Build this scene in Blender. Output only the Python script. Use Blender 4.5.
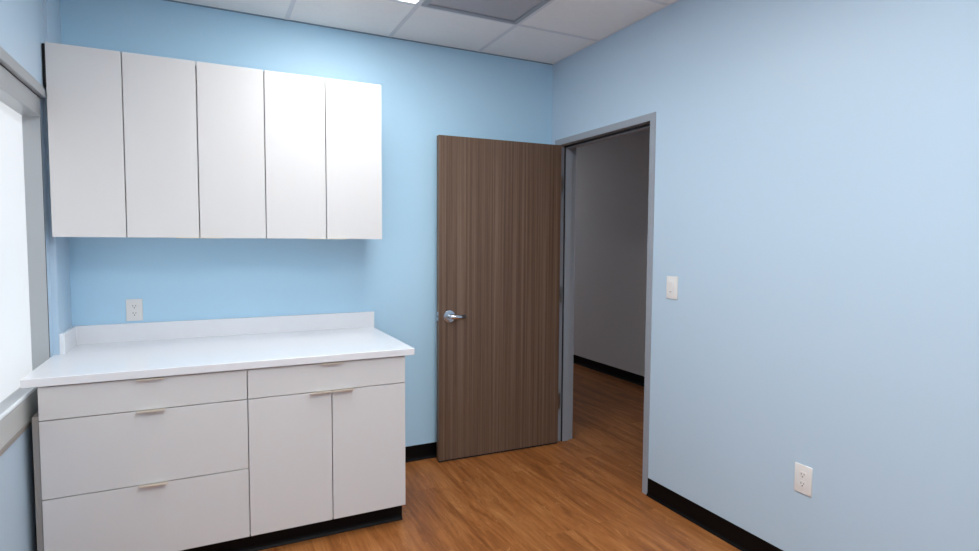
import bpy, bmesh, math, random
from mathutils import Matrix, Vector

for o in list(bpy.data.objects):
    bpy.data.objects.remove(o, do_unlink=True)
S = bpy.context.scene
C = S.collection
random.seed(4)

# ------------------------------------------------------------------ camera, world, exposure
H = 2.724                       # ceiling height; right-back corner of the room is the origin, room toward -x, -y
cam_d = bpy.data.cameras.new('camera')
cam = bpy.data.objects.new('camera', cam_d); C.objects.link(cam)
cam_d.sensor_width = 36.0
cam_d.lens = 572.25 / 979 * 36.0
cam_d.clip_start = 0.02
fw = Vector((0.44087683, 0.895662, -0.05845685))
rt = Vector((0.89732794, -0.44132832, 0.00564683))
up = Vector((0.02074101, 0.05494452, 0.99827397))
m = Matrix((rt, up, -fw)).transposed().to_4x4()
m.translation = Vector((-2.2472, -3.5578, 1.4515))
cam.matrix_world = m
S.camera = cam

W = bpy.data.worlds.new('world'); S.world = W; W.use_nodes = True
W.node_tree.nodes['Background'].inputs[0].default_value = (0.55, 0.7, 1.0, 1)
W.node_tree.nodes['Background'].inputs[1].default_value = 0.3

S.view_settings.view_transform = 'Standard'
S.view_settings.look = 'None'
S.view_settings.gamma = 1.0
S.view_settings.use_curve_mapping = False
S.view_settings.exposure = 0.60

LAMP_NEAR = 8.0    # brightness of the ceiling light beside the cabinets
LAMP = 12.6        # brightness of the other ceiling lights
HALL_FILL = 5.5    # brightness of the added, unseen hallway fill light
GLASS_GLOW = 0.42  # brightness of the frosted window

# ------------------------------------------------------------------ helpers
def srgb(r, g, b):
    f = lambda c: (c / 255 / 12.92) if c / 255 <= 0.04045 else ((c / 255 + 0.055) / 1.055) ** 2.4
    return (f(r), f(g), f(b), 1)

def mat(name, col, rough=0.5, metal=0.0, spec=0.5, bump=None, coat=0.0, var=0.0):
    mt = bpy.data.materials.new(name); mt.use_nodes = True
    nt = mt.node_tree; b = nt.nodes['Principled BSDF']
    b.inputs['Base Color'].default_value = col
    b.inputs['Roughness'].default_value = rough
    b.inputs['Metallic'].default_value = metal
    b.inputs['Specular IOR Level'].default_value = spec
    b.inputs['Coat Weight'].default_value = coat
    tc = nt.nodes.new('ShaderNodeTexCoord')
    if bump:
        n = nt.nodes.new('ShaderNodeTexNoise'); n.inputs['Scale'].default_value = bump[0]; n.inputs['Detail'].default_value = 4
        bp = nt.nodes.new('ShaderNodeBump'); bp.inputs['Strength'].default_value = bump[1]; bp.inputs['Distance'].default_value = 0.002
        nt.links.new(tc.outputs['Object'], n.inputs['Vector'])
        nt.links.new(n.outputs['Fac'], bp.inputs['Height']); nt.links.new(bp.outputs['Normal'], b.inputs['Normal'])
    if var:
        n2 = nt.nodes.new('ShaderNodeTexNoise'); n2.inputs['Scale'].default_value = 30; n2.inputs['Detail'].default_value = 5
        mx = nt.nodes.new('ShaderNodeMix'); mx.data_type = 'RGBA'
        mx.inputs[6].default_value = tuple(c * (1 - var) for c in col[:3]) + (1,)
        mx.inputs[7].default_value = tuple(min(1, c * (1 + var)) for c in col[:3]) + (1,)
        nt.links.new(tc.outputs['Object'], n2.inputs['Vector'])
        nt.links.new(n2.outputs['Fac'], mx.inputs[0]); nt.links.new(mx.outputs[2], b.inputs['Base Color'])
    return mt

def emis(name, col, strength, base=(0.8, 0.8, 0.8, 1)):
    mt = mat(name, base, 0.5)
    b = mt.node_tree.nodes['Principled BSDF']
    b.inputs['Emission Color'].default_value = col
    b.inputs['Emission Strength'].default_value = strength
    return mt

def box(bm, x0, x1, y0, y1, z0, z1, bev=0.0, seg=2):
    if x0 > x1: x0, x1 = x1, x0
    if y0 > y1: y0, y1 = y1, y0
    if z0 > z1: z0, z1 = z1, z0
    r = bmesh.ops.create_cube(bm, size=1.0)
    vs = r['verts']
    for v in vs:
        v.co = Vector(((x0 + x1) / 2 + v.co.x * (x1 - x0), (y0 + y1) / 2 + v.co.y * (y1 - y0), (z0 + z1) / 2 + v.co.z * (z1 - z0)))
    if bev:
        es = set(e for v in vs for e in v.link_edges)
        bmesh.ops.bevel(bm, geom=list(es), offset=bev, segments=seg, affect='EDGES', profile=0.5)

def prism(bm, pts, z0, z1, bev=0.0):
    """extrude a plan outline (x, y) from z0 to z1"""
    lo = [bm.verts.new((x, y, z0)) for x, y in pts]
    hi = [bm.verts.new((x, y, z1)) for x, y in pts]
    fs = [bm.faces.new(lo[::-1]), bm.faces.new(hi)]
    n = len(pts)
    for i in range(n):
        fs.append(bm.faces.new((lo[i], lo[(i + 1) % n], hi[(i + 1) % n], hi[i])))
    bmesh.ops.recalc_face_normals(bm, faces=fs)
    if bev:
        es = set(e for f in fs for e in f.edges)
        bmesh.ops.bevel(bm, geom=list(es), offset=bev, segments=2, affect='EDGES', profile=0.5)

def section(bm, pts, a0, a1, axis):
    """sweep a cross-section straight along x or y; pts are (other horizontal, z)"""
    def P(a, p): return (a, p[0], p[1]) if axis == 'x' else (p[0], a, p[1])
    A = [bm.verts.new(P(a0, p)) for p in pts]; B = [bm.verts.new(P(a1, p)) for p in pts]
    fs = [bm.faces.new(A), bm.faces.new(B[::-1])]; n = len(pts)
    for i in range(n):
        fs.append(bm.faces.new((A[i], B[i], B[(i + 1) % n], A[(i + 1) % n])))
    bmesh.ops.recalc_face_normals(bm, faces=fs)

def cyl(bm, p0, p1, r0, r1=None, seg=32, bev=0.0):
    p0, p1 = Vector(p0), Vector(p1); r1 = r0 if r1 is None else r1
    d = p1 - p0; q = d.to_track_quat('Z', 'Y').to_matrix().to_4x4()
    r = bmesh.ops.create_cone(bm, cap_ends=True, segments=seg, radius1=r0, radius2=r1, depth=d.length,
                              matrix=Matrix.Translation((p0 + p1) / 2) @ q)
    if bev:
        es = [e for e in set(e for v in r['verts'] for e in v.link_edges) if any(len(f.verts) > 4 for f in e.link_faces)]
        bmesh.ops.bevel(bm, geom=es, offset=bev, segments=3, affect='EDGES', profile=0.5)

def tube(bm, pts, radii, seg=16, flat=1.0):
    """smooth tapering bar through pts; flat squashes it in z"""
    rings = []
    for i, p in enumerate(pts):
        p = Vector(p)
        a = Vector(pts[max(i - 1, 0)]); b = Vector(pts[min(i + 1, len(pts) - 1)])
        t = (b - a).normalized(); upv = Vector((0, 0, 1)); s = t.cross(upv).normalized(); w = s.cross(t).normalized()
        rings.append([bm.verts.new(p + s * math.cos(k * 2 * math.pi / seg) * radii[i] * flat + w * math.sin(k * 2 * math.pi / seg) * radii[i]) for k in range(seg)])
    fs = []
    for A, B in zip(rings, rings[1:]):
        for k in range(seg):
            fs.append(bm.faces.new((A[k], A[(k + 1) % seg], B[(k + 1) % seg], B[k])))
    fs += [bm.faces.new(rings[0]), bm.faces.new(rings[-1])]
    bmesh.ops.recalc_face_normals(bm, faces=fs)

def obj(name, bm, material, parent=None, smooth=False, loc=None, rotz=0.0):
    me = bpy.data.meshes.new(name)
    if smooth:
        for f in bm.faces: f.smooth = True
        for e in bm.edges:
            if len(e.link_faces) == 2 and e.calc_face_angle(0) > math.radians(35): e.smooth = False
    if loc is not None:                      # geometry given in world space, origin moved to loc
        bmesh.ops.translate(bm, verts=bm.verts, vec=-Vector(loc))
    bm.to_mesh(me); bm.free()
    me.materials.append(material)
    o = bpy.data.objects.new(name, me); C.objects.link(o)
    if loc is not None: o.location = loc
    if parent is not None: o.parent = parent
    return o

def new(): return bmesh.new()

def tag(o, label, cat, group=None, kind=None):
    o['label'] = label; o['category'] = cat
    if group: o['group'] = group
    if kind: o['kind'] = kind
    return o

def thing(name, label, cat, loc=(0, 0, 0), group=None, kind=None):
    o = bpy.data.objects.new(name, None); C.objects.link(o); o.location = loc
    o.empty_display_size = 0.1
    return tag(o, label, cat, group, kind)

def part(name, bm, material, parent, smooth=False, label=None):
    """geometry in world space, hung on a parent whose chain only has translations"""
    off = Vector((0, 0, 0)); p = parent
    while p is not None: off += Vector(p.location); p = p.parent
    bmesh.ops.translate(bm, verts=bm.verts, vec=-off)
    o = obj(name, bm, material, parent, smooth)
    if label: o['label'] = label
    return o

# ------------------------------------------------------------------ materials
M_wall_back = mat('sky_blue_wall_bounce', srgb(184, 221, 244), 0.42, spec=0.45, bump=(260, 0.10))  # same wall paint, made bluer to stand in for light bounced between walls
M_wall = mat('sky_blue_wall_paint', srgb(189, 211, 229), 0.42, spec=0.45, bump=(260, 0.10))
M_hallwall = mat('hall_wall_paint', srgb(222, 223, 228), 0.6, bump=(220, 0.08))
M_ceil = mat('ceiling_tile', srgb(243, 243, 243), 0.9, spec=0.2, bump=(420, 0.35), var=0.03)
M_tbar = mat('ceiling_grid_enamel', srgb(222, 224, 228), 0.5)
M_hallceil = mat('hall_ceiling', srgb(200, 200, 200), 0.9)
M_lam = mat('white_laminate', srgb(218, 217, 217), 0.34, spec=0.4, bump=(600, 0.03))
M_carc = mat('cabinet_carcass', srgb(205, 200, 196), 0.5)
M_quartz = mat('white_quartz', srgb(234, 235, 239), 0.16, spec=0.5, var=0.012)
M_rubber = mat('black_vinyl_base', srgb(5, 5, 7), 0.5, spec=0.15, bump=(300, 0.05))
M_alum = mat('painted_grey_frame', srgb(152, 158, 167), 0.38, spec=0.5, bump=(400, 0.03))
M_win = mat('satin_aluminium', srgb(176, 180, 183), 0.33, metal=0.35, bump=(400, 0.02))
M_apron = mat('pale_painted_apron', srgb(196, 199, 198), 0.35, spec=0.5)
M_nose = mat('nosing_highlight', srgb(236, 244, 248), 0.15, spec=0.8)  # near-white colour stands in for the window's reflection on the nose
M_winedge = mat('bronze_grey_edge', srgb(160, 155, 151), 0.4, metal=0.2)
M_chrome = mat('satin_chrome', srgb(200, 205, 212), 0.18, metal=1.0)
M_pull = mat('champagne_nickel', srgb(222, 212, 198), 0.38, metal=0.55)
M_steel = mat('hinge_steel', srgb(190, 188, 182), 0.3, metal=0.9)
M_plast = mat('white_plastic', srgb(232, 230, 228), 0.32)
M_dark = mat('socket_slot', srgb(30, 28, 28), 0.6)
M_seal_shade = mat('black_seal_and_shade', srgb(28, 28, 30), 0.7)
M_angle_shade = mat('shaded_wall_angle', srgb(130, 150, 168), 0.6)
LC = (0.975, 0.99, 0.985, 1)
M_lens = emis('light_lens', LC, LAMP)
M_lens_near = emis('light_lens_near', LC, LAMP_NEAR)
M_halllens = emis('hall_fill_lens', LC, HALL_FILL)
M_pane = emis('frosted_glass', (0.93, 0.965, 1.0, 1), GLASS_GLOW, srgb(150, 156, 162))

def wood_floor():
    mt = bpy.data.materials.new('wood_plank_vinyl'); mt.use_nodes = True
    nt = mt.node_tree; L = nt.links; N = nt.nodes; b = N['Principled BSDF']
    tc = N.new('ShaderNodeTexCoord')
    sep = N.new('ShaderNodeSeparateXYZ'); L.new(tc.outputs['Object'], sep.inputs[0])
    swap = N.new('ShaderNodeCombineXYZ'); L.new(sep.outputs['Y'], swap.inputs['X']); L.new(sep.outputs['X'], swap.inputs['Y'])
    br = N.new('ShaderNodeTexBrick')
    br.offset = 0.37; br.offset_frequency = 2; br.squash = 1.0
    br.inputs['Scale'].default_value = 1.0
    br.inputs['Brick Width'].default_value = 1.22; br.inputs['Row Height'].default_value = 0.152
    br.inputs['Mortar Size'].default_value = 0.0006; br.inputs['Mortar Smooth'].default_value = 0.3
    br.inputs['Color1'].default_value = (0, 0, 0, 1); br.inputs['Color2'].default_value = (1, 1, 1, 1)
    br.inputs['Mortar'].default_value = (0.3, 0.3, 0.3, 1)
    L.new(swap.outputs[0], br.inputs['Vector'])
    # each plank shifts the grain
    mul = N.new('ShaderNodeVectorMath'); mul.operation = 'MULTIPLY'; mul.inputs[1].default_value = (13.0, 7.0, 0)
    L.new(br.outputs['Color'], mul.inputs[0])
    add = N.new('ShaderNodeVectorMath'); add.operation = 'ADD'
    L.new(tc.outputs['Object'], add.inputs[0]); L.new(mul.outputs[0], add.inputs[1])
    mp = N.new('ShaderNodeMapping'); mp.inputs['Scale'].default_value = (9, 0.9, 1); L.new(add.outputs[0], mp.inputs['Vector'])
    n1 = N.new('ShaderNodeTexNoise'); n1.inputs['Scale'].default_value = 1.3; n1.inputs['Detail'].default_value = 6
    n1.inputs['Roughness'].default_value = 0.6; n1.inputs['Distortion'].default_value = 1.2
    L.new(mp.outputs[0], n1.inputs['Vector'])
    mp2 = N.new('ShaderNodeMapping'); mp2.inputs['Scale'].default_value = (60, 3.5, 1); L.new(add.outputs[0], mp2.inputs['Vector'])
    n2 = N.new('ShaderNodeTexNoise'); n2.inputs['Scale'].default_value = 1.6; n2.inputs['Detail'].default_value = 5
    n2.inputs['Distortion'].default_value = 0.8
    L.new(mp2.outputs[0], n2.inputs['Vector'])
    # cathedral grain lines
    mp3 = N.new('ShaderNodeMapping'); mp3.inputs['Scale'].default_value = (5.5, 0.8, 1); L.new(add.outputs[0], mp3.inputs['Vector'])
    n3 = N.new('ShaderNodeTexNoise'); n3.inputs['Scale'].default_value = 1.4; n3.inputs['Detail'].default_value = 2.5; n3.inputs['Distortion'].default_value = 1.8
    L.new(mp3.outputs[0], n3.inputs['Vector'])
    mm = N.new('ShaderNodeMath'); mm.operation = 'MULTIPLY'; mm.inputs[1].default_value = 22; L.new(n3.outputs['Fac'], mm.inputs[0])
    fr = N.new('ShaderNodeMath'); fr.operation = 'PINGPONG'; fr.inputs[1].default_value = 1.0; L.new(mm.outputs[0], fr.inputs[0])
    r1 = N.new('ShaderNodeValToRGB')
    e = r1.color_ramp.elements
    e[0].position = 0.30; e[0].color = srgb(128, 76, 38)
    e[1].position = 0.72; e[1].color = srgb(192, 130, 76)
    x = r1.color_ramp.elements.new(0.5); x.color = srgb(163, 101, 53)
    L.new(n1.outputs['Fac'], r1.inputs[0])
    r2 = N.new('ShaderNodeValToRGB'); r2.color_ramp.elements[0].position = 0.3; r2.color_ramp.elements[0].color = (0.74, 0.70, 0.66, 1)
    r2.color_ramp.elements[1].position = 0.62; r2.color_ramp.elements[1].color = (1, 1, 1, 1)
    L.new(n2.outputs['Fac'], r2.inputs[0])
    m1 = N.new('ShaderNodeMix'); m1.data_type = 'RGBA'; m1.blend_type = 'MULTIPLY'; m1.inputs[0].default_value = 0.7
    L.new(r1.outputs[0], m1.inputs[6]); L.new(r2.outputs[0], m1.inputs[7])
    r3 = N.new('ShaderNodeValToRGB'); r3.color_ramp.elements[0].position = 0.0; r3.color_ramp.elements[0].color = (0.74, 0.7, 0.66, 1)
    r3.color_ramp.elements[1].position = 0.35; r3.color_ramp.elements[1].color = (1, 1, 1, 1)
    L.new(fr.outputs[0], r3.inputs[0])
    m2 = N.new('ShaderNodeMix'); m2.data_type = 'RGBA'; m2.blend_type = 'MULTIPLY'; m2.inputs[0].default_value = 0.45
    L.new(m1.outputs[2], m2.inputs[6]); L.new(r3.outputs[0], m2.inputs[7])
    # plank-to-plank tone
    r4 = N.new('ShaderNodeValToRGB'); r4.color_ramp.elements[0].color = (0.90, 0.89, 0.88, 1); r4.color_ramp.elements[1].color = (1.03, 1.03, 1.03, 1)
    L.new(br.outputs['Color'], r4.inputs[0])
    m3 = N.new('ShaderNodeMix'); m3.data_type = 'RGBA'; m3.blend_type = 'MULTIPLY'; m3.inputs[0].default_value = 1.0
    L.new(m2.outputs[2], m3.inputs[6]); L.new(r4.outputs[0], m3.inputs[7])
    r5 = N.new('ShaderNodeValToRGB'); r5.color_ramp.elements[0].position = 0.90; r5.color_ramp.elements[0].color = (0, 0, 0, 1)
    r5.color_ramp.elements[1].position = 0.99; r5.color_ramp.elements[1].color = (1, 1, 1, 1)
    L.new(fr.outputs[0], r5.inputs[0])
    n4 = N.new('ShaderNodeTexNoise'); n4.inputs['Scale'].default_value = 5; n4.inputs['Detail'].default_value = 3; L.new(add.outputs[0], n4.inputs['Vector'])
    r6 = N.new('ShaderNodeValToRGB'); r6.color_ramp.elements[0].position = 0.5; r6.color_ramp.elements[0].color = (0, 0, 0, 1)
    r6.color_ramp.elements[1].position = 0.65; r6.color_ramp.elements[1].color = (0.5, 0.5, 0.5, 1)
    L.new(n4.outputs['Fac'], r6.inputs[0])
    mk = N.new('ShaderNodeMath'); mk.operation = 'MULTIPLY'; L.new(r5.outputs[0], mk.inputs[0]); L.new(r6.outputs[0], mk.inputs[1])
    m4 = N.new('ShaderNodeMix'); m4.data_type = 'RGBA'; m4.inputs[7].default_value = srgb(222, 168, 112)
    L.new(mk.outputs[0], m4.inputs[0]); L.new(m3.outputs[2], m4.inputs[6]); L.new(m4.outputs[2], b.inputs['Base Color'])
    b.inputs['Roughness'].default_value = 0.42
    b.inputs['Specular IOR Level'].default_value = 0.35
    bp = N.new('ShaderNodeBump'); bp.inputs['Strength'].default_value = 0.12; bp.inputs['Distance'].default_value = 0.001
    L.new(n2.outputs['Fac'], bp.inputs['Height']); L.new(bp.outputs[0], b.inputs['Normal'])
    return mt

def wood_door():
    mt = bpy.data.materials.new('walnut_laminate'); mt.use_nodes = True
    nt = mt.node_tree; L = nt.links; N = nt.nodes; b = N['Principled BSDF']
    tc = N.new('ShaderNodeTexCoord')
    def streak(sx, sz, sc, det, dist=0.0):
        mp = N.new('ShaderNodeMapping'); mp.inputs['Scale'].default_value = (sx, sx, sz)
        L.new(tc.outputs['Object'], mp.inputs['Vector'])
        n = N.new('ShaderNodeTexNoise'); n.inputs['Scale'].default_value = sc; n.inputs['Detail'].default_value = det
        n.inputs['Distortion'].default_value = dist
        L.new(mp.outputs[0], n.inputs['Vector']); return n
    a = streak(75, 0.45, 1.0, 6); c = streak(5, 0.10, 1.0, 2); d = streak(190, 8, 1.0, 3)
    r = N.new('ShaderNodeValToRGB'); r.color_ramp.elements[0].position = 0.3; r.color_ramp.elements[0].color = srgb(92, 72, 59)
    r.color_ramp.elements[1].position = 0.7; r.color_ramp.elements[1].color = srgb(134, 111, 95)
    x = r.color_ramp.elements.new(0.5); x.color = srgb(113, 89, 73)
    L.new(a.outputs['Fac'], r.inputs[0])
    r2 = N.new('ShaderNodeValToRGB'); r2.color_ramp.elements[0].position = 0.35; r2.color_ramp.elements[0].color = (0.72, 0.7, 0.68, 1)
    r2.color_ramp.elements[1].position = 0.65; r2.color_ramp.elements[1].color = (1, 1, 1, 1)
    L.new(c.outputs['Fac'], r2.inputs[0])
    m1 = N.new('ShaderNodeMix'); m1.data_type = 'RGBA'; m1.blend_type = 'MULTIPLY'; m1.inputs[0].default_value = 0.6
    L.new(r.outputs[0], m1.inputs[6]); L.new(r2.outputs[0], m1.inputs[7])
    r3 = N.new('ShaderNodeValToRGB'); r3.color_ramp.elements[0].position = 0.35; r3.color_ramp.elements[0].color = (0.8, 0.79, 0.78, 1)
    r3.color_ramp.elements[1].position = 0.55; r3.color_ramp.elements[1].color = (1, 1, 1, 1)
    L.new(d.outputs['Fac'], r3.inputs[0])
    m2 = N.new('ShaderNodeMix'); m2.data_type = 'RGBA'; m2.blend_type = 'MULTIPLY'; m2.inputs[0].default_value = 0.5
    L.new(m1.outputs[2], m2.inputs[6]); L.new(r3.outputs[0], m2.inputs[7])
    L.new(m2.outputs[2], b.inputs['Base Color'])
    b.inputs['Roughness'].default_value = 0.45; b.inputs['Specular IOR Level'].default_value = 0.35
    return mt

def perforated():
    mt = mat('perforated_grey_face', srgb(140, 142, 150), 0.6)
    nt = mt.node_tree; L = nt.links; N = nt.nodes; b = N['Principled BSDF']
    tc = N.new('ShaderNodeTexCoord')
    vo = N.new('ShaderNodeTexVoronoi'); vo.inputs['Scale'].default_value = 125; vo.inputs['Randomness'].default_value = 0.0
    vo.voronoi_dimensions = '2D'
    L.new(tc.outputs['Object'], vo.inputs['Vector'])
    r = N.new('ShaderNodeValToRGB'); r.color_ramp.interpolation = 'CONSTANT'
    r.color_ramp.elements[0].color = srgb(80, 82, 88); r.color_ramp.elements[1].position = 0.30; r.color_ramp.elements[1].color = srgb(200, 201, 208)
    L.new(vo.outputs['Distance'], r.inputs[0]); L.new(r.outputs[0], b.inputs['Base Color'])
    return mt
M_floor = wood_floor(); M_door = wood_door(); M_perf = perforated()

# ------------------------------------------------------------------ room shell
YF = -6.6           # wall behind the camera
XL = -2.905          # window wall
XJ = -2.88           # the same wall where it juts out beside the back corner
YJ = -0.285
YH, YL = -0.100, -1.032      # door opening, hinge side and latch side
ZH = 2.1355          # door opening height
TW = 0.14            # right wall thickness
WY0, WY1, WZ0, WZ1 = -0.36, -3.3, 0.83, 2.0   # window opening

bm = new(); box(bm, -3.2, 3.3, YF - 0.15, 4.6, -0.1, 0.0)
tag(obj('floor', bm, M_floor), 'reddish brown wood plank floor running through the doorway', 'floor', kind='structure')

bm = new(); box(bm, -3.2, TW, 0.0, 0.12, 0, H + 0.1)
tag(obj('wall_back', bm, M_wall_back), 'light blue wall behind the white cabinets and open door', 'wall', kind='structure')

bm = new()
box(bm, 0, TW, YF, YL - 0.02, 0, H + 0.1)
box(bm, 0, TW, YH + 0.02, 0.0, 0, H + 0.1)
box(bm, 0, TW, YL - 0.02, YH + 0.02, ZH + 0.02, H + 0.1)
tag(obj('wall_right', bm, M_wall), 'light blue wall holding the doorway and light switch', 'wall', kind='structure')

bm = new()
box(bm, -3.2, XL, YF, WY1, 0, H + 0.1)
box(bm, -3.2, XL, WY1, WY0, 0, WZ0 - 0.03)
box(bm, -3.2, XL, WY1, WY0, WZ1 + 0.0, H + 0.1)
box(bm, -3.2, XL, WY0, 0, 0, H + 0.1)
box(bm, XL, XJ, YJ, 0, 0, H + 0.1)
box(bm, XL, XL + 0.012, YF, YJ, 2.10, H + 0.1)
tag(obj('wall_left', bm, M_wall), 'light blue wall around the bright frosted window', 'wall', kind='structure')

bm = new(); box(bm, -3.2, TW, YF - 0.15, YF, 0, H + 0.1)
tag(obj('wall_front', bm, M_wall), 'light blue wall facing the cabinets', 'wall', kind='structure')

# ceiling: tiles lying in an exposed grid
GX = [-2.42, -1.811, -1.201, -0.591]
GY = [-0.542] + [-1.158 - 0.61 * k for k in range(9)]
bm = new()
xs = [XL] + GX + [0.0]; ys = [0.0] + GY + [YF]
lights = [(-1.811, -1.201, -0.542, -1.768), (-1.811, -1.201, -2.378, -3.598), (-1.811, -1.201, -4.818, -6.038)]
vents = [(-1.201, -0.591, -0.542, -1.158)]
for i in range(len(xs) - 1):
    for j in range(len(ys) - 1):
        cx, cy = (xs[i] + xs[i + 1]) / 2, (ys[j] + ys[j + 1]) / 2
        if any(a < cx < b and d < cy < c for a, b, c, d in lights + vents): continue
        box(bm, xs[i] + 0.003, xs[i + 1] - 0.003, ys[j + 1] + 0.003, ys[j] - 0.003, H + 0.002, H + 0.02, 0.0015, 1)
ceil = tag(obj('ceiling', bm, M_ceil), 'white acoustic tile ceiling in a square grid', 'ceiling', kind='structure')
bm = new()
for x in GX: box(bm, x - 0.012, x + 0.012, YF, -0.001, H - 0.0005, H + 0.0015)
for k, y in enumerate(GY):
    for i in range(len(xs) - 1):
        cx = (xs[i] + xs[i + 1]) / 2
        if any(a < cx < b and d + 0.1 < y < c - 0.1 for a, b, c, d in lights): continue
        box(bm, xs[i] + 0.0115, xs[i + 1] - 0.0115, y - 0.012, y + 0.012, H - 0.0005, H + 0.0015)
part('ceiling_grid', bm, M_tbar, ceil)
bm = new(); box(bm, -3.2, TW, YF, 0.12, H + 0.1, H + 0.16)
part('ceiling_deck', bm, M_hallceil, ceil)
bm = new()
box(bm, XJ, -0.001, -0.006, 0.0, H - 0.0045, H + 0.002)  # wall angle coloured darker to carry the shadow along the ceiling
tag(obj('trim_1', bm, M_angle_shade), 'thin metal edge where back wall meets ceiling, shadow put into its colour', 'trim', kind='structure')
bm = new()
box(bm, -0.010, 0.0, YF, -0.006, H - 0.0005, H + 0.002)
tag(obj('trim_2', bm, M_tbar), 'thin metal edge where right wall meets ceiling', 'trim', kind='structure')

# hallway beyond the door
bm = new(); box(bm, 1.69, 1.8, -3.2, 4.6, 0, H + 0.1)
tag(obj('wall_hall', bm, M_hallwall), 'dim grey hallway wall seen through the doorway', 'wall', kind='structure')
bm = new(); box(bm, TW, 1.69, 4.4, 4.6, 0, H + 0.1)
tag(obj('wall_hall_end', bm, M_hallwall), 'far end wall of the dim hallway', 'wall', kind='structure')
bm = new(); box(bm, TW, 1.69, -3.2, -3.1, 0, H + 0.1)
tag(obj('wall_hall_start', bm, M_hallwall), 'near end wall of the dim hallway', 'wall', kind='structure')
bm = new(); box(bm, TW - 0.02, TW, 0.12, 4.6, 0, H + 0.1); 
tag(obj('wall_hall_side', bm, M_hallwall), 'hallway side wall running on from the door', 'wall', kind='structure')
bm = new(); box(bm, TW, 1.8, -3.2, 4.6, H, H + 0.1)
tag(obj('ceiling_hall', bm, M_hallceil), 'unlit hallway ceiling', 'ceiling', kind='structure')

# black cove bases
def cove(name, a0, a1, wallpos, axis, sgn, label):
    """profile with a little toe at the floor; sgn = direction away from the wall"""
    p = [(wallpos, 0.0), (wallpos + sgn * 0.013, 0.0), (wallpos + sgn * 0.012, 0.004), (wallpos + sgn * 0.006, 0.012),
         (wallpos + sgn * 0.0035, 0.022), (wallpos + sgn * 0.003, 0.099), (wallpos + sgn * 0.001, 0.102), (wallpos, 0.102)]
    bm = new(); section(bm, p, a0, a1, axis)
    return tag(obj(name, bm, M_rubber), label, 'baseboard', kind='structure')
cove('baseboard_back', -1.36, -0.014, 0.0, 'x', -1, 'black vinyl baseboard between base cabinets and open door')
cove('baseboard_right', YF, YL - 0.0435, 0.0, 'y', -1, 'black vinyl baseboard under the outlet right of the doorway')
cove('baseboard_hall', -3.1, 4.4, 1.69, 'y', -1, 'black baseboard along the dim hallway wall')
cove('baseboard_left', YF, -0.9, XL, 'y', 1, 'black baseboard below the window wall')

# ------------------------------------------------------------------ window
win = thing('window_1', 'bright frosted window in grey metal frame left of the cabinets', 'window', (XL, -1.8, WZ0), kind='structure')
XP = -2.967
bm = new(); box(bm, XP - 0.006, XP, WY1 + 0.001, WY0 - 0.004, WZ0 + 0.001, WZ1 - 0.001)
part('pane', bm, M_pane, win)
bm = new()      # reveal lining: jambs, head
box(bm, XP, XL + 0.002, WY0 - 0.006, WY0, WZ0, WZ1)
box(bm, XP, XL + 0.002, WY1, WY1 + 0.006, WZ0, WZ1)
box(bm, XP, XL + 0.002, WY1 + 0.006, WY0 - 0.006, WZ1 - 0.006, WZ1)
box(bm, XP - 0.03, XP - 0.006, WY1, WY0, WZ0, WZ1)
part('window_frame', bm, M_win, win)
bm = new()      # flat fascia above the opening
box(bm, XL, XL + 0.004, WY1, WY0, WZ1 - 0.006, 2.078, 0.001, 1)
part('fascia', bm, M_win, win)
bm = new()      # head casing
box(bm, XL, XL + 0.023, WY1, WY0 + 0.008, 2.082, 2.118, 0.003)
box(bm, XL, XL + 0.017, WY1, WY0 + 0.008, 2.118, 2.132, 0.002)
part('head_casing', bm, M_win, win)
bm = new()      # dark joint between jamb and wall and under casing
box(bm, XL - 0.001, XL + 0.003, WY0 - 0.002, WY0 + 0.004, WZ0 + 0.085, 2.08)
box(bm, XL, XL + 0.0035, WY1, WY0, 2.078, 2.082)
part('gasket', bm, M_seal_shade, win)
bm = new()      # stool with rounded nose
section(bm, [(XP, WZ0 - 0.012), (XL + 0.001, WZ0 - 0.012), (XL + 0.001, WZ0 + 0.001), (XP, WZ0 + 0.001)], WY1, WY0 - 0.006, 'y')
part('sill', bm, M_win, win)
bm = new()
section(bm, [(XL + 0.001, WZ0 - 0.002), (XL + 0.009, WZ0 - 0.002), (XL + 0.011, WZ0 + 0.003), (XL + 0.010, WZ0 + 0.009), (XL + 0.006, WZ0 + 0.014), (XL + 0.001, WZ0 + 0.014)], WY1, WY0 - 0.006, 'y')
part('sill_nosing', bm, M_nose, win, smooth=True, label='nosing coloured bright for the window reflection')
bm = new()
box(bm, XL, XL + 0.008, WY1, WY0 - 0.05, 0.732, WZ0 - 0.002, 0.001, 1)
part('apron', bm, M_apron, win)
bm = new()
box(bm, XL, XL + 0.010, WY1, -0.50, 0.712, 0.732, 0.0015, 1)
part('bottom_rail', bm, M_winedge, win)

# ------------------------------------------------------------------ door, frame
door = thing('door_1', 'walnut brown door standing open on a grey metal frame', 'door', (0, -0.566, 0), kind='structure')
FW_ = 0.044
YO0, YO1 = YH + 0.048, YL - 0.0425
bm = new()      # faces around the opening, both sides of the wall
for xa, xb in ((-0.006, 0.004), (TW - 0.004, TW + 0.006)):
    box(bm, xa, xb, YO1, YL, 0, 2.1775, 0.001, 1)
    box(bm, xa, xb, YH, YO0, 0, 2.1775, 0.001, 1)
    box(bm, xa, xb, YL, YH, ZH, 2.1775, 0.001, 1)
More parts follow.
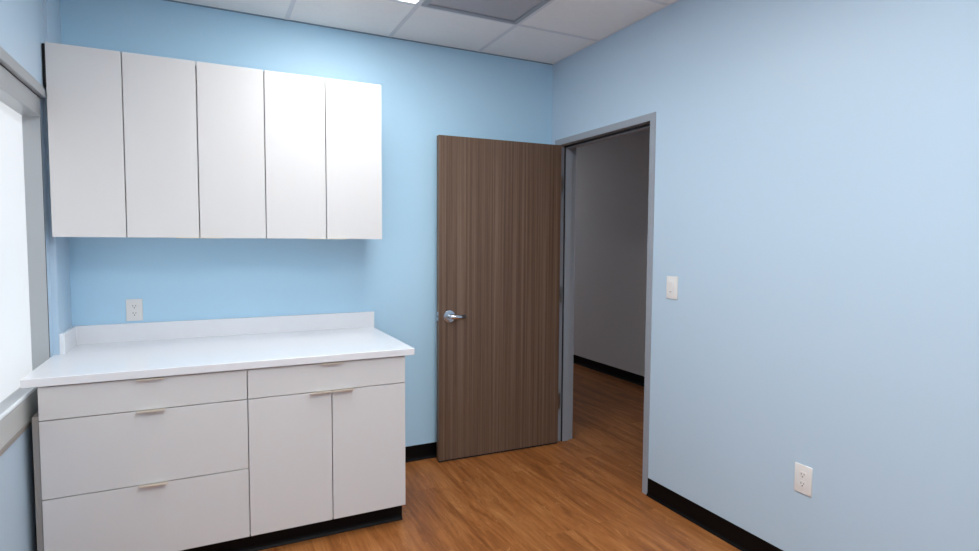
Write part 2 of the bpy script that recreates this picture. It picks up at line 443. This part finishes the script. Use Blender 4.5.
# linings
box(bm, 0.004, TW - 0.004, YL - 0.002, YL, 0, ZH + 0.002)
box(bm, 0.004, TW - 0.004, YH, YH + 0.002, 0, ZH + 0.002)
box(bm, 0.004, TW - 0.004, YL, YH, ZH, ZH + 0.002)
part('door_frame', bm, M_alum, door)
bm = new()      # stops
sx0, sx1 = 0.048, 0.100
box(bm, sx0, sx1, YL, YL + 0.016, 0, ZH)
box(bm, sx0, sx1, YH - 0.016, YH, 0, ZH)
box(bm, sx0, sx1, YL + 0.016, YH - 0.016, ZH - 0.016, ZH)
part('door_stop', bm, M_alum, door)
bm = new()
box(bm, sx0 - 0.005, sx0, YH - 0.012, YH, 0.002, ZH)
box(bm, sx0 - 0.005, sx0, YL, YL + 0.012, 0.002, ZH)
box(bm, sx0 - 0.005, sx0, YL + 0.012, YH - 0.012, ZH - 0.012, ZH)
part('door_seal', bm, M_seal_shade, door)

# leaf: built along -x from its hinge edge, then turned a little
leaf = bpy.data.objects.new('door_leaf', None)
LW, LT = 0.906, 0.044
bm = new(); box(bm, -LW, 0, 0, LT, 0.012, 2.130, 0.0012, 1)
leaf = obj('door_leaf', bm, M_door)
leaf.parent = door
leaf.location = Vector((-0.0089, -0.1417, 0)) - Vector(door.location)
leaf.rotation_euler = (0, 0, 0.0327 * -1)     # free edge swings to larger y
def lpart(name, bm, mt, smooth=False, label=None):
    o = obj(name, bm, mt, leaf, smooth)
    if label: o['label'] = label
    return o
hx, hz = -LW + 0.070, 0.966
bm = new(); cyl(bm, (hx, 0.0, hz), (hx, -0.010, hz), 0.043, 0.040, 40, 0.002)
cyl(bm, (hx, LT, hz), (hx, LT + 0.010, hz), 0.043, 0.040, 40, 0.002)
lpart('rose', bm, M_chrome, True)
bm = new()
for s, y0 in ((-1, 0.0), (1, LT)):
    cyl(bm, (hx, y0 + s * 0.009, hz), (hx, y0 + s * 0.046, hz), 0.0135, 0.0115, 24)
    tube(bm, [(hx - 0.004, y0 + s * 0.046, hz), (hx + 0.012, y0 + s * 0.055, hz + 0.001), (hx + 0.035, y0 + s * 0.057, hz), (hx + 0.065, y0 + s * 0.055, hz - 0.001),
              (hx + 0.088, y0 + s * 0.050, hz - 0.001), (hx + 0.102, y0 + s * 0.038, hz)],
         [0.0135, 0.0155, 0.0145, 0.0135, 0.0125, 0.011], 18, 0.7)
lpart('lever_handle', bm, M_chrome, True)
bm = new(); box(bm, -LW - 0.0015, -LW, 0.009, 0.035, hz - 0.028, hz + 0.028, 0.0006, 1)
lpart('latch_plate', bm, M_chrome)
bm = new(); section(bm, [(-LW - 0.0015, 0), (-LW - 0.011, 0), (-LW - 0.0015, 0)][:0] or [(-LW - 0.0015, hz - 0.008), (-LW - 0.010, hz - 0.008), (-LW - 0.010, hz + 0.008), (-LW - 0.0015, hz + 0.008)], 0.015, 0.028, 'y')
lpart('latch_bolt', bm, M_chrome)
bm = new(); box(bm, -LW + 0.004, -0.004, 0.006, LT - 0.006, 0.002, 0.012)
lpart('door_sweep', bm, M_seal_shade)
for z in (0.30, 1.07, 1.86):
    bm = new()
    cyl(bm, (0.006, LT + 0.006, z - 0.057), (0.006, LT + 0.006, z + 0.057), 0.0065, None, 16)
    box(bm, 0.0, 0.003, 0.006, LT + 0.004, z - 0.057, z + 0.057)
    lpart('hinge', bm, M_steel, True)
# hinge plates let into the frame
for z in (0.30, 1.07, 1.86):
    bm = new(); box(bm, 0.006, 0.036, YH - 0.0015, YH, z - 0.057, z + 0.057)
    part('hinge_plate', bm, M_steel, door)

# ------------------------------------------------------------------ countertop
XCR, YC, ZC0, ZC1 = -1.3193, -0.822, 0.8793, 0.9136
ct = thing('countertop', 'white quartz worktop with backsplash on the base cabinets', 'countertop', (-2.1, 0, ZC0))
bm = new()
prism(bm, [(XL + 0.0015, YC), (XCR, YC), (XCR, -0.0), (XJ, -0.0), (XJ, YJ - 0.0015), (XL + 0.0015, YJ - 0.0015)], ZC0, ZC1, 0.0025)
part('worktop', bm, M_quartz, ct)
bm = new(); box(bm, XJ, -1.3135, -0.0205, 0.0, ZC1 - 0.004, 1.0097, 0.0015, 1)
part('backsplash', bm, M_quartz, ct)
bm = new(); box(bm, XJ, XJ + 0.0205, YJ, -0.0190, ZC1 - 0.004, 1.0097, 0.0015, 1)
part('side_splash', bm, M_quartz, ct)

# ------------------------------------------------------------------ base cabinets
YD = -0.805          # front face of doors and drawers
DT = 0.019
def tab_pull(x0, x1, yf, z, parent, flip=False):
    """thin folded tab over a door or drawer edge; z is the edge height, flip = under the door"""
    s = -1 if not flip else 1
    bm = new()
    pr = 0.021
    pts = [(yf + 0.012, z), (yf + 0.012, z - s * -0.0), ]
    t = 0.0018
    if not flip:      # sits on the top edge, lip turned down
        sec = [(yf + 0.014, z), (yf - pr, z), (yf - pr, z - 0.0055), (yf - pr + t, z - 0.0055), (yf - pr + t, z - t), (yf + 0.014, z - t)]
        sec = [(a, b + t) for a, b in sec]
    else:
        sec = [(yf + 0.014, z), (yf - pr, z), (yf - pr, z + 0.0055), (yf - pr + t, z + 0.0055), (yf - pr + t, z + t), (yf + 0.014, z + t)]
        sec = [(a, b - t) for a, b in sec]
    section(bm, sec, x0, x1, 'x')
    return part('pull', bm, M_pull, parent)

def front(name, x0, x1, z0, z1, yf, parent):
    bm = new(); box(bm, x0, x1, yf, yf + DT, z0, z1, 0.0009, 1)
    return part(name, bm, M_lam, parent)

def carcass(x0, x1, yb, yf, z0, z1, parent, name='cabinet_body'):
    bm = new(); t = 0.018
    box(bm, x0, x0 + t, yf, yb, z0, z1)
    box(bm, x1 - t, x1, yf, yb, z0, z1)
    box(bm, x0 + t, x1 - t, yf, yb, z0, z0 + t)
    box(bm, x0 + t, x1 - t, yf, yb, z1 - t, z1)
    box(bm, x0 + t, x1 - t, yb - 0.006, yb, z0 + t, z1 - t)
    return part(name, bm, M_lam, parent)

def kick(x0, x1, parent, ends=0):
    bm = new(); y = -0.735
    box(bm, x0, x1, y, y + 0.018, 0, 0.104)
    section(bm, [(y, 0), (y - 0.013, 0), (y - 0.012, 0.004), (y - 0.006, 0.012), (y - 0.0035, 0.022), (y - 0.003, 0.1), (y, 0.1)], x0, x1, 'x')
    if ends:
        box(bm, x1 - 0.018, x1, y + 0.018, -0.02, 0, 0.104)
    return part('toe_kick', bm, M_rubber, parent, label='black recessed toe kick')

XBL, XSP, XBR, XD2 = -2.8547, -2.1003, -1.3645, -1.7289
ZB, ZK, Z1, Z2 = 0.8790, 0.1053, 0.7392, 0.4218
G = 0.0019
cab = thing('base_cabinet', 'white three drawer base cabinet left under the worktop', 'cabinet', ((XBL + XSP) / 2, -0.4, 0), 'base cabinets')
carcass(XBL, XSP, -0.002, YD + DT + 0.002, ZK, ZB - 0.001, cab)
kick(XBL + 0.01, XSP, cab)
bm = new(); box(bm, -2.878, XBL - 0.0015, -0.797, -0.60, 0.0, 0.757, 0.001, 1)
part('gap_strip', bm, M_winedge, cab, label='grey metal filler strip')
for (za, zb) in ((Z1 + G, ZB - 0.006), (Z2 + G, Z1 - G), (ZK, Z2 - G)):
    d = front('drawer', XBL, XSP - G, za, zb, YD, cab)
    tab_pull(-2.525, -2.423, YD, zb, d)
cab2 = thing('base_cabinet', 'white base cabinet with one drawer over two doors, nearer the open door', 'cabinet', ((XBR + XSP) / 2, -0.4, 0), 'base cabinets')
carcass(XSP + 0.0005, XBR, -0.002, YD + DT + 0.002, ZK, ZB - 0.001, cab2)
kick(XSP, XBR + 0.002, cab2, 1)
d = front('drawer', XSP + G, XBR, Z1 + G, ZB - 0.006, YD, cab2); tab_pull(-1.778, -1.677, YD, ZB - 0.006, d)
d = front('door', XSP + G, XD2 - G, ZK, Z1 - G, YD, cab2); tab_pull(-1.829, -1.7315, YD, Z1 - G, d)
d = front('door', XD2 + G, XBR, ZK, Z1 - G, YD, cab2); tab_pull(-1.7265, -1.630, YD, Z1 - G, d)
for c in (cab, cab2): c['group'] = 'base cabinets'

# ------------------------------------------------------------------ wall cabinets
YU = -0.356
UB, UT = 1.4633, 2.3273
ux = [-2.8775, -2.5902, -2.2811, -1.9708, -1.6630, -1.3543]
GU = 0.0022
def upper(name_label, xa, xb, doors, pulls):
    t = thing('wall_cabinet', name_label, 'cabinet', ((xa + xb) / 2, -0.17, UB), 'wall cabinets')
    carcass(xa + 0.0005, xb - 0.0005, -0.001, YU + DT + 0.002, UB + 0.001, UT - 0.001, t)
    for (a, b), pl in zip(doors, pulls):
        d = front('door', a, b, UB, UT, YU, t)
        if pl: tab_pull(pl[0], pl[1], YU, UB, d, True)
    return t
u1 = upper('single-door white wall cabinet, leftmost beside the window', ux[0], ux[1], [(ux[0], ux[1] - GU)], [None])
bm = new(); box(bm, XL + 0.0135, ux[0] - 0.001, -0.340, -0.290, 2.14, UT - 0.003)  # black strip stands in for the deep shade between cabinet and wall
part('gap_strip', bm, M_seal_shade, u1, label='black strip standing in for the shaded gap at the wall')
upper('two-door white wall cabinet, middle one above the worktop', ux[1], ux[3],
      [(ux[1] + GU, ux[2] - GU), (ux[2] + GU, ux[3] - GU)], [(-2.384, ux[2] - 0.004), (ux[2] + 0.004, -2.178)])
upper('two-door white wall cabinet, rightmost with the brightest doors', ux[3], ux[5],
      [(ux[3] + GU, ux[4] - GU), (ux[4] + GU, ux[5])], [(-1.766, ux[4] - 0.004), (ux[4] + 0.004, -1.560)])

# ------------------------------------------------------------------ outlets and switch
def screw(bm, x, y, n=(0, -1)):
    pass
def plate_local(root, w, h, kind):
    """everything in local space: x across, z up, -y out of the wall"""
    def P(name, bm, mt, parent=root, smooth=False, label=None):
        o = obj(name, bm, mt, parent, smooth)
        if label: o['label'] = label
        return o
    bm = new(); box(bm, -w / 2, w / 2, -0.0055, 0, -h / 2, h / 2, 0.0022, 3)
    P('cover_plate', bm, M_plast, smooth=True)
    if kind == 'outlet':
        bm = new(); cyl(bm, (0, -0.0055, 0), (0, -0.0067, 0), 0.0032, None, 16); P('screw', bm, M_plast, smooth=True)
        for s in (-1, 1):
            zc = s * 0.0195
            bm = new()
            pts = []
            for k in range(24):
                a = 2 * math.pi * k / 24
                pts.append((max(-0.0165, min(0.0165, 0.0178 * math.cos(a))), zc + max(-0.0135, min(0.0135, 0.0172 * math.sin(a)))))
            # receptacle face as a swept outline
            A = [bm.verts.new((x, -0.0050, z)) for x, z in pts]; B = [bm.verts.new((x, -0.0078, z)) for x, z in pts]
            bm.faces.new(B); bm.faces.new(A[::-1])
            for i in range(24): bm.faces.new((A[i], A[(i + 1) % 24], B[(i + 1) % 24], B[i]))
            bmesh.ops.recalc_face_normals(bm, faces=bm.faces)
            f = P('socket', bm, M_plast)
            bm = new()
            box(bm, -0.0075, -0.0053, -0.0082, -0.0070, zc - 0.0010, zc + 0.0075)
            box(bm, 0.0053, 0.0075, -0.0082, -0.0070, zc - 0.0002, zc + 0.0068)
            cyl(bm, (0, -0.0070, zc - 0.0075), (0, -0.0082, zc - 0.0075), 0.0027, None, 14)
            P('slots', bm, M_dark, f)
    else:
        bm = new(); box(bm, -0.0165, 0.0165, -0.0065, -0.005, -0.0335, 0.0335, 0.0008, 1); ins = P('switch_frame', bm, M_plast)
        bm = new(); section(bm, [(-0.0060, -0.031), (-0.0082, -0.031), (-0.0108, 0.031), (-0.0060, 0.031)], -0.0145, 0.0070, 'x')
        P('rocker', bm, M_plast)
        bm = new(); box(bm, 0.0090, 0.0145, -0.0070, -0.0062, -0.030, 0.030); P('slider_track', bm, M_tbar)
        bm = new(); box(bm, 0.0088, 0.0147, -0.0105, -0.0068, -0.004, 0.004, 0.0006, 1); P('slider', bm, M_plast)
        bm = new(); box(bm, -0.010, 0.002, -0.0112, -0.0078, -0.0235, -0.0215); P('indicator', bm, M_dark)

t = thing('wall_outlet', 'white duplex outlet on the back wall above the worktop backsplash', 'outlet', (-2.604, 0, 1.0795), 'duplex outlets')
plate_local(t, 0.076, 0.117, 'outlet')
t = thing('wall_outlet', 'white duplex outlet low on the right wall above the black baseboard', 'outlet', (0, -2.020, 0.455), 'duplex outlets')
plate_local(t, 0.079, 0.123, 'outlet'); t.rotation_euler = (0, 0, -math.pi / 2)
t = thing('light_switch', 'white rocker light switch with slider right of the doorway', 'switch', (0, -1.230, 1.211))
plate_local(t, 0.081, 0.123, 'switch'); t.rotation_euler = (0, 0, -math.pi / 2)

# ------------------------------------------------------------------ ceiling lights and vent
def troffer(a, b, c, d, label, lens=None):
    t = thing('ceiling_light', label, 'light', ((a + b) / 2, (c + d) / 2, H), 'recessed ceiling lights')
    bm = new(); i = 0.012; w = 0.008
    a, b, c, d = a + i, b - i, c - i, d + i
    box(bm, a, a + w, d, c, H - 0.002, H + 0.03, 0.001, 1); box(bm, b - w, b, d, c, H - 0.002, H + 0.03, 0.001, 1)
    box(bm, a + w, b - w, c - w, c, H - 0.002, H + 0.03, 0.001, 1); box(bm, a + w, b - w, d, d + w, H - 0.002, H + 0.03, 0.001, 1)
    part('frame', bm, M_tbar, t)
    bm = new(); box(bm, a + w, b - w, d + w, c - w, H + 0.004, H + 0.008)
    part('lens', bm, lens or M_lens, t, label='glowing white lens')
    bm = new(); box(bm, a + w, b - w, d + w, c - w, H + 0.035, H + 0.075)
    part('housing', bm, M_tbar, t)
troffer(*lights[0], 'glowing recessed ceiling light above the worktop, beside the grey vent', M_lens_near)
troffer(*lights[1], 'glowing recessed ceiling light in the middle of the room')
troffer(*lights[2], 'added unseen ceiling light at the far room end, filling the cabinet fronts')  # added out of view as frontal fill for the cabinets

a, b, c, d = vents[0]
t = thing('ceiling_vent', 'grey perforated air return vent in the tile ceiling', 'vent', ((a + b) / 2, (c + d) / 2, H))
bm = new(); i = 0.013; w = 0.03
a, b, c, d = a + i, b - i, c - i, d + i
box(bm, a, a + w, d, c, H - 0.006, H + 0.012, 0.002, 1); box(bm, b - w, b, d, c, H - 0.006, H + 0.012, 0.002, 1)
box(bm, a + w, b - w, c - w, c, H - 0.006, H + 0.012, 0.002, 1); box(bm, a + w, b - w, d, d + w, H - 0.006, H + 0.012, 0.002, 1)
part('frame', bm, M_alum, t)
bm = new(); box(bm, a + w, b - w, d + w, c - w, H + 0.002, H + 0.005)
part('perforated_panel', bm, M_perf, t)

t = thing('hall_fill_light', 'added unseen fill light further down the dim hallway', 'light', (0.9, 3.5, H))  # added out of view to brighten the hallway wall
bm = new(); box(bm, 0.6, 1.2, 3.2, 3.8, H - 0.03, H, 0.004); part('housing', bm, M_tbar, t)
bm = new(); box(bm, 0.63, 1.17, 3.23, 3.77, H - 0.036, H - 0.031); part('lens', bm, M_halllens, t)
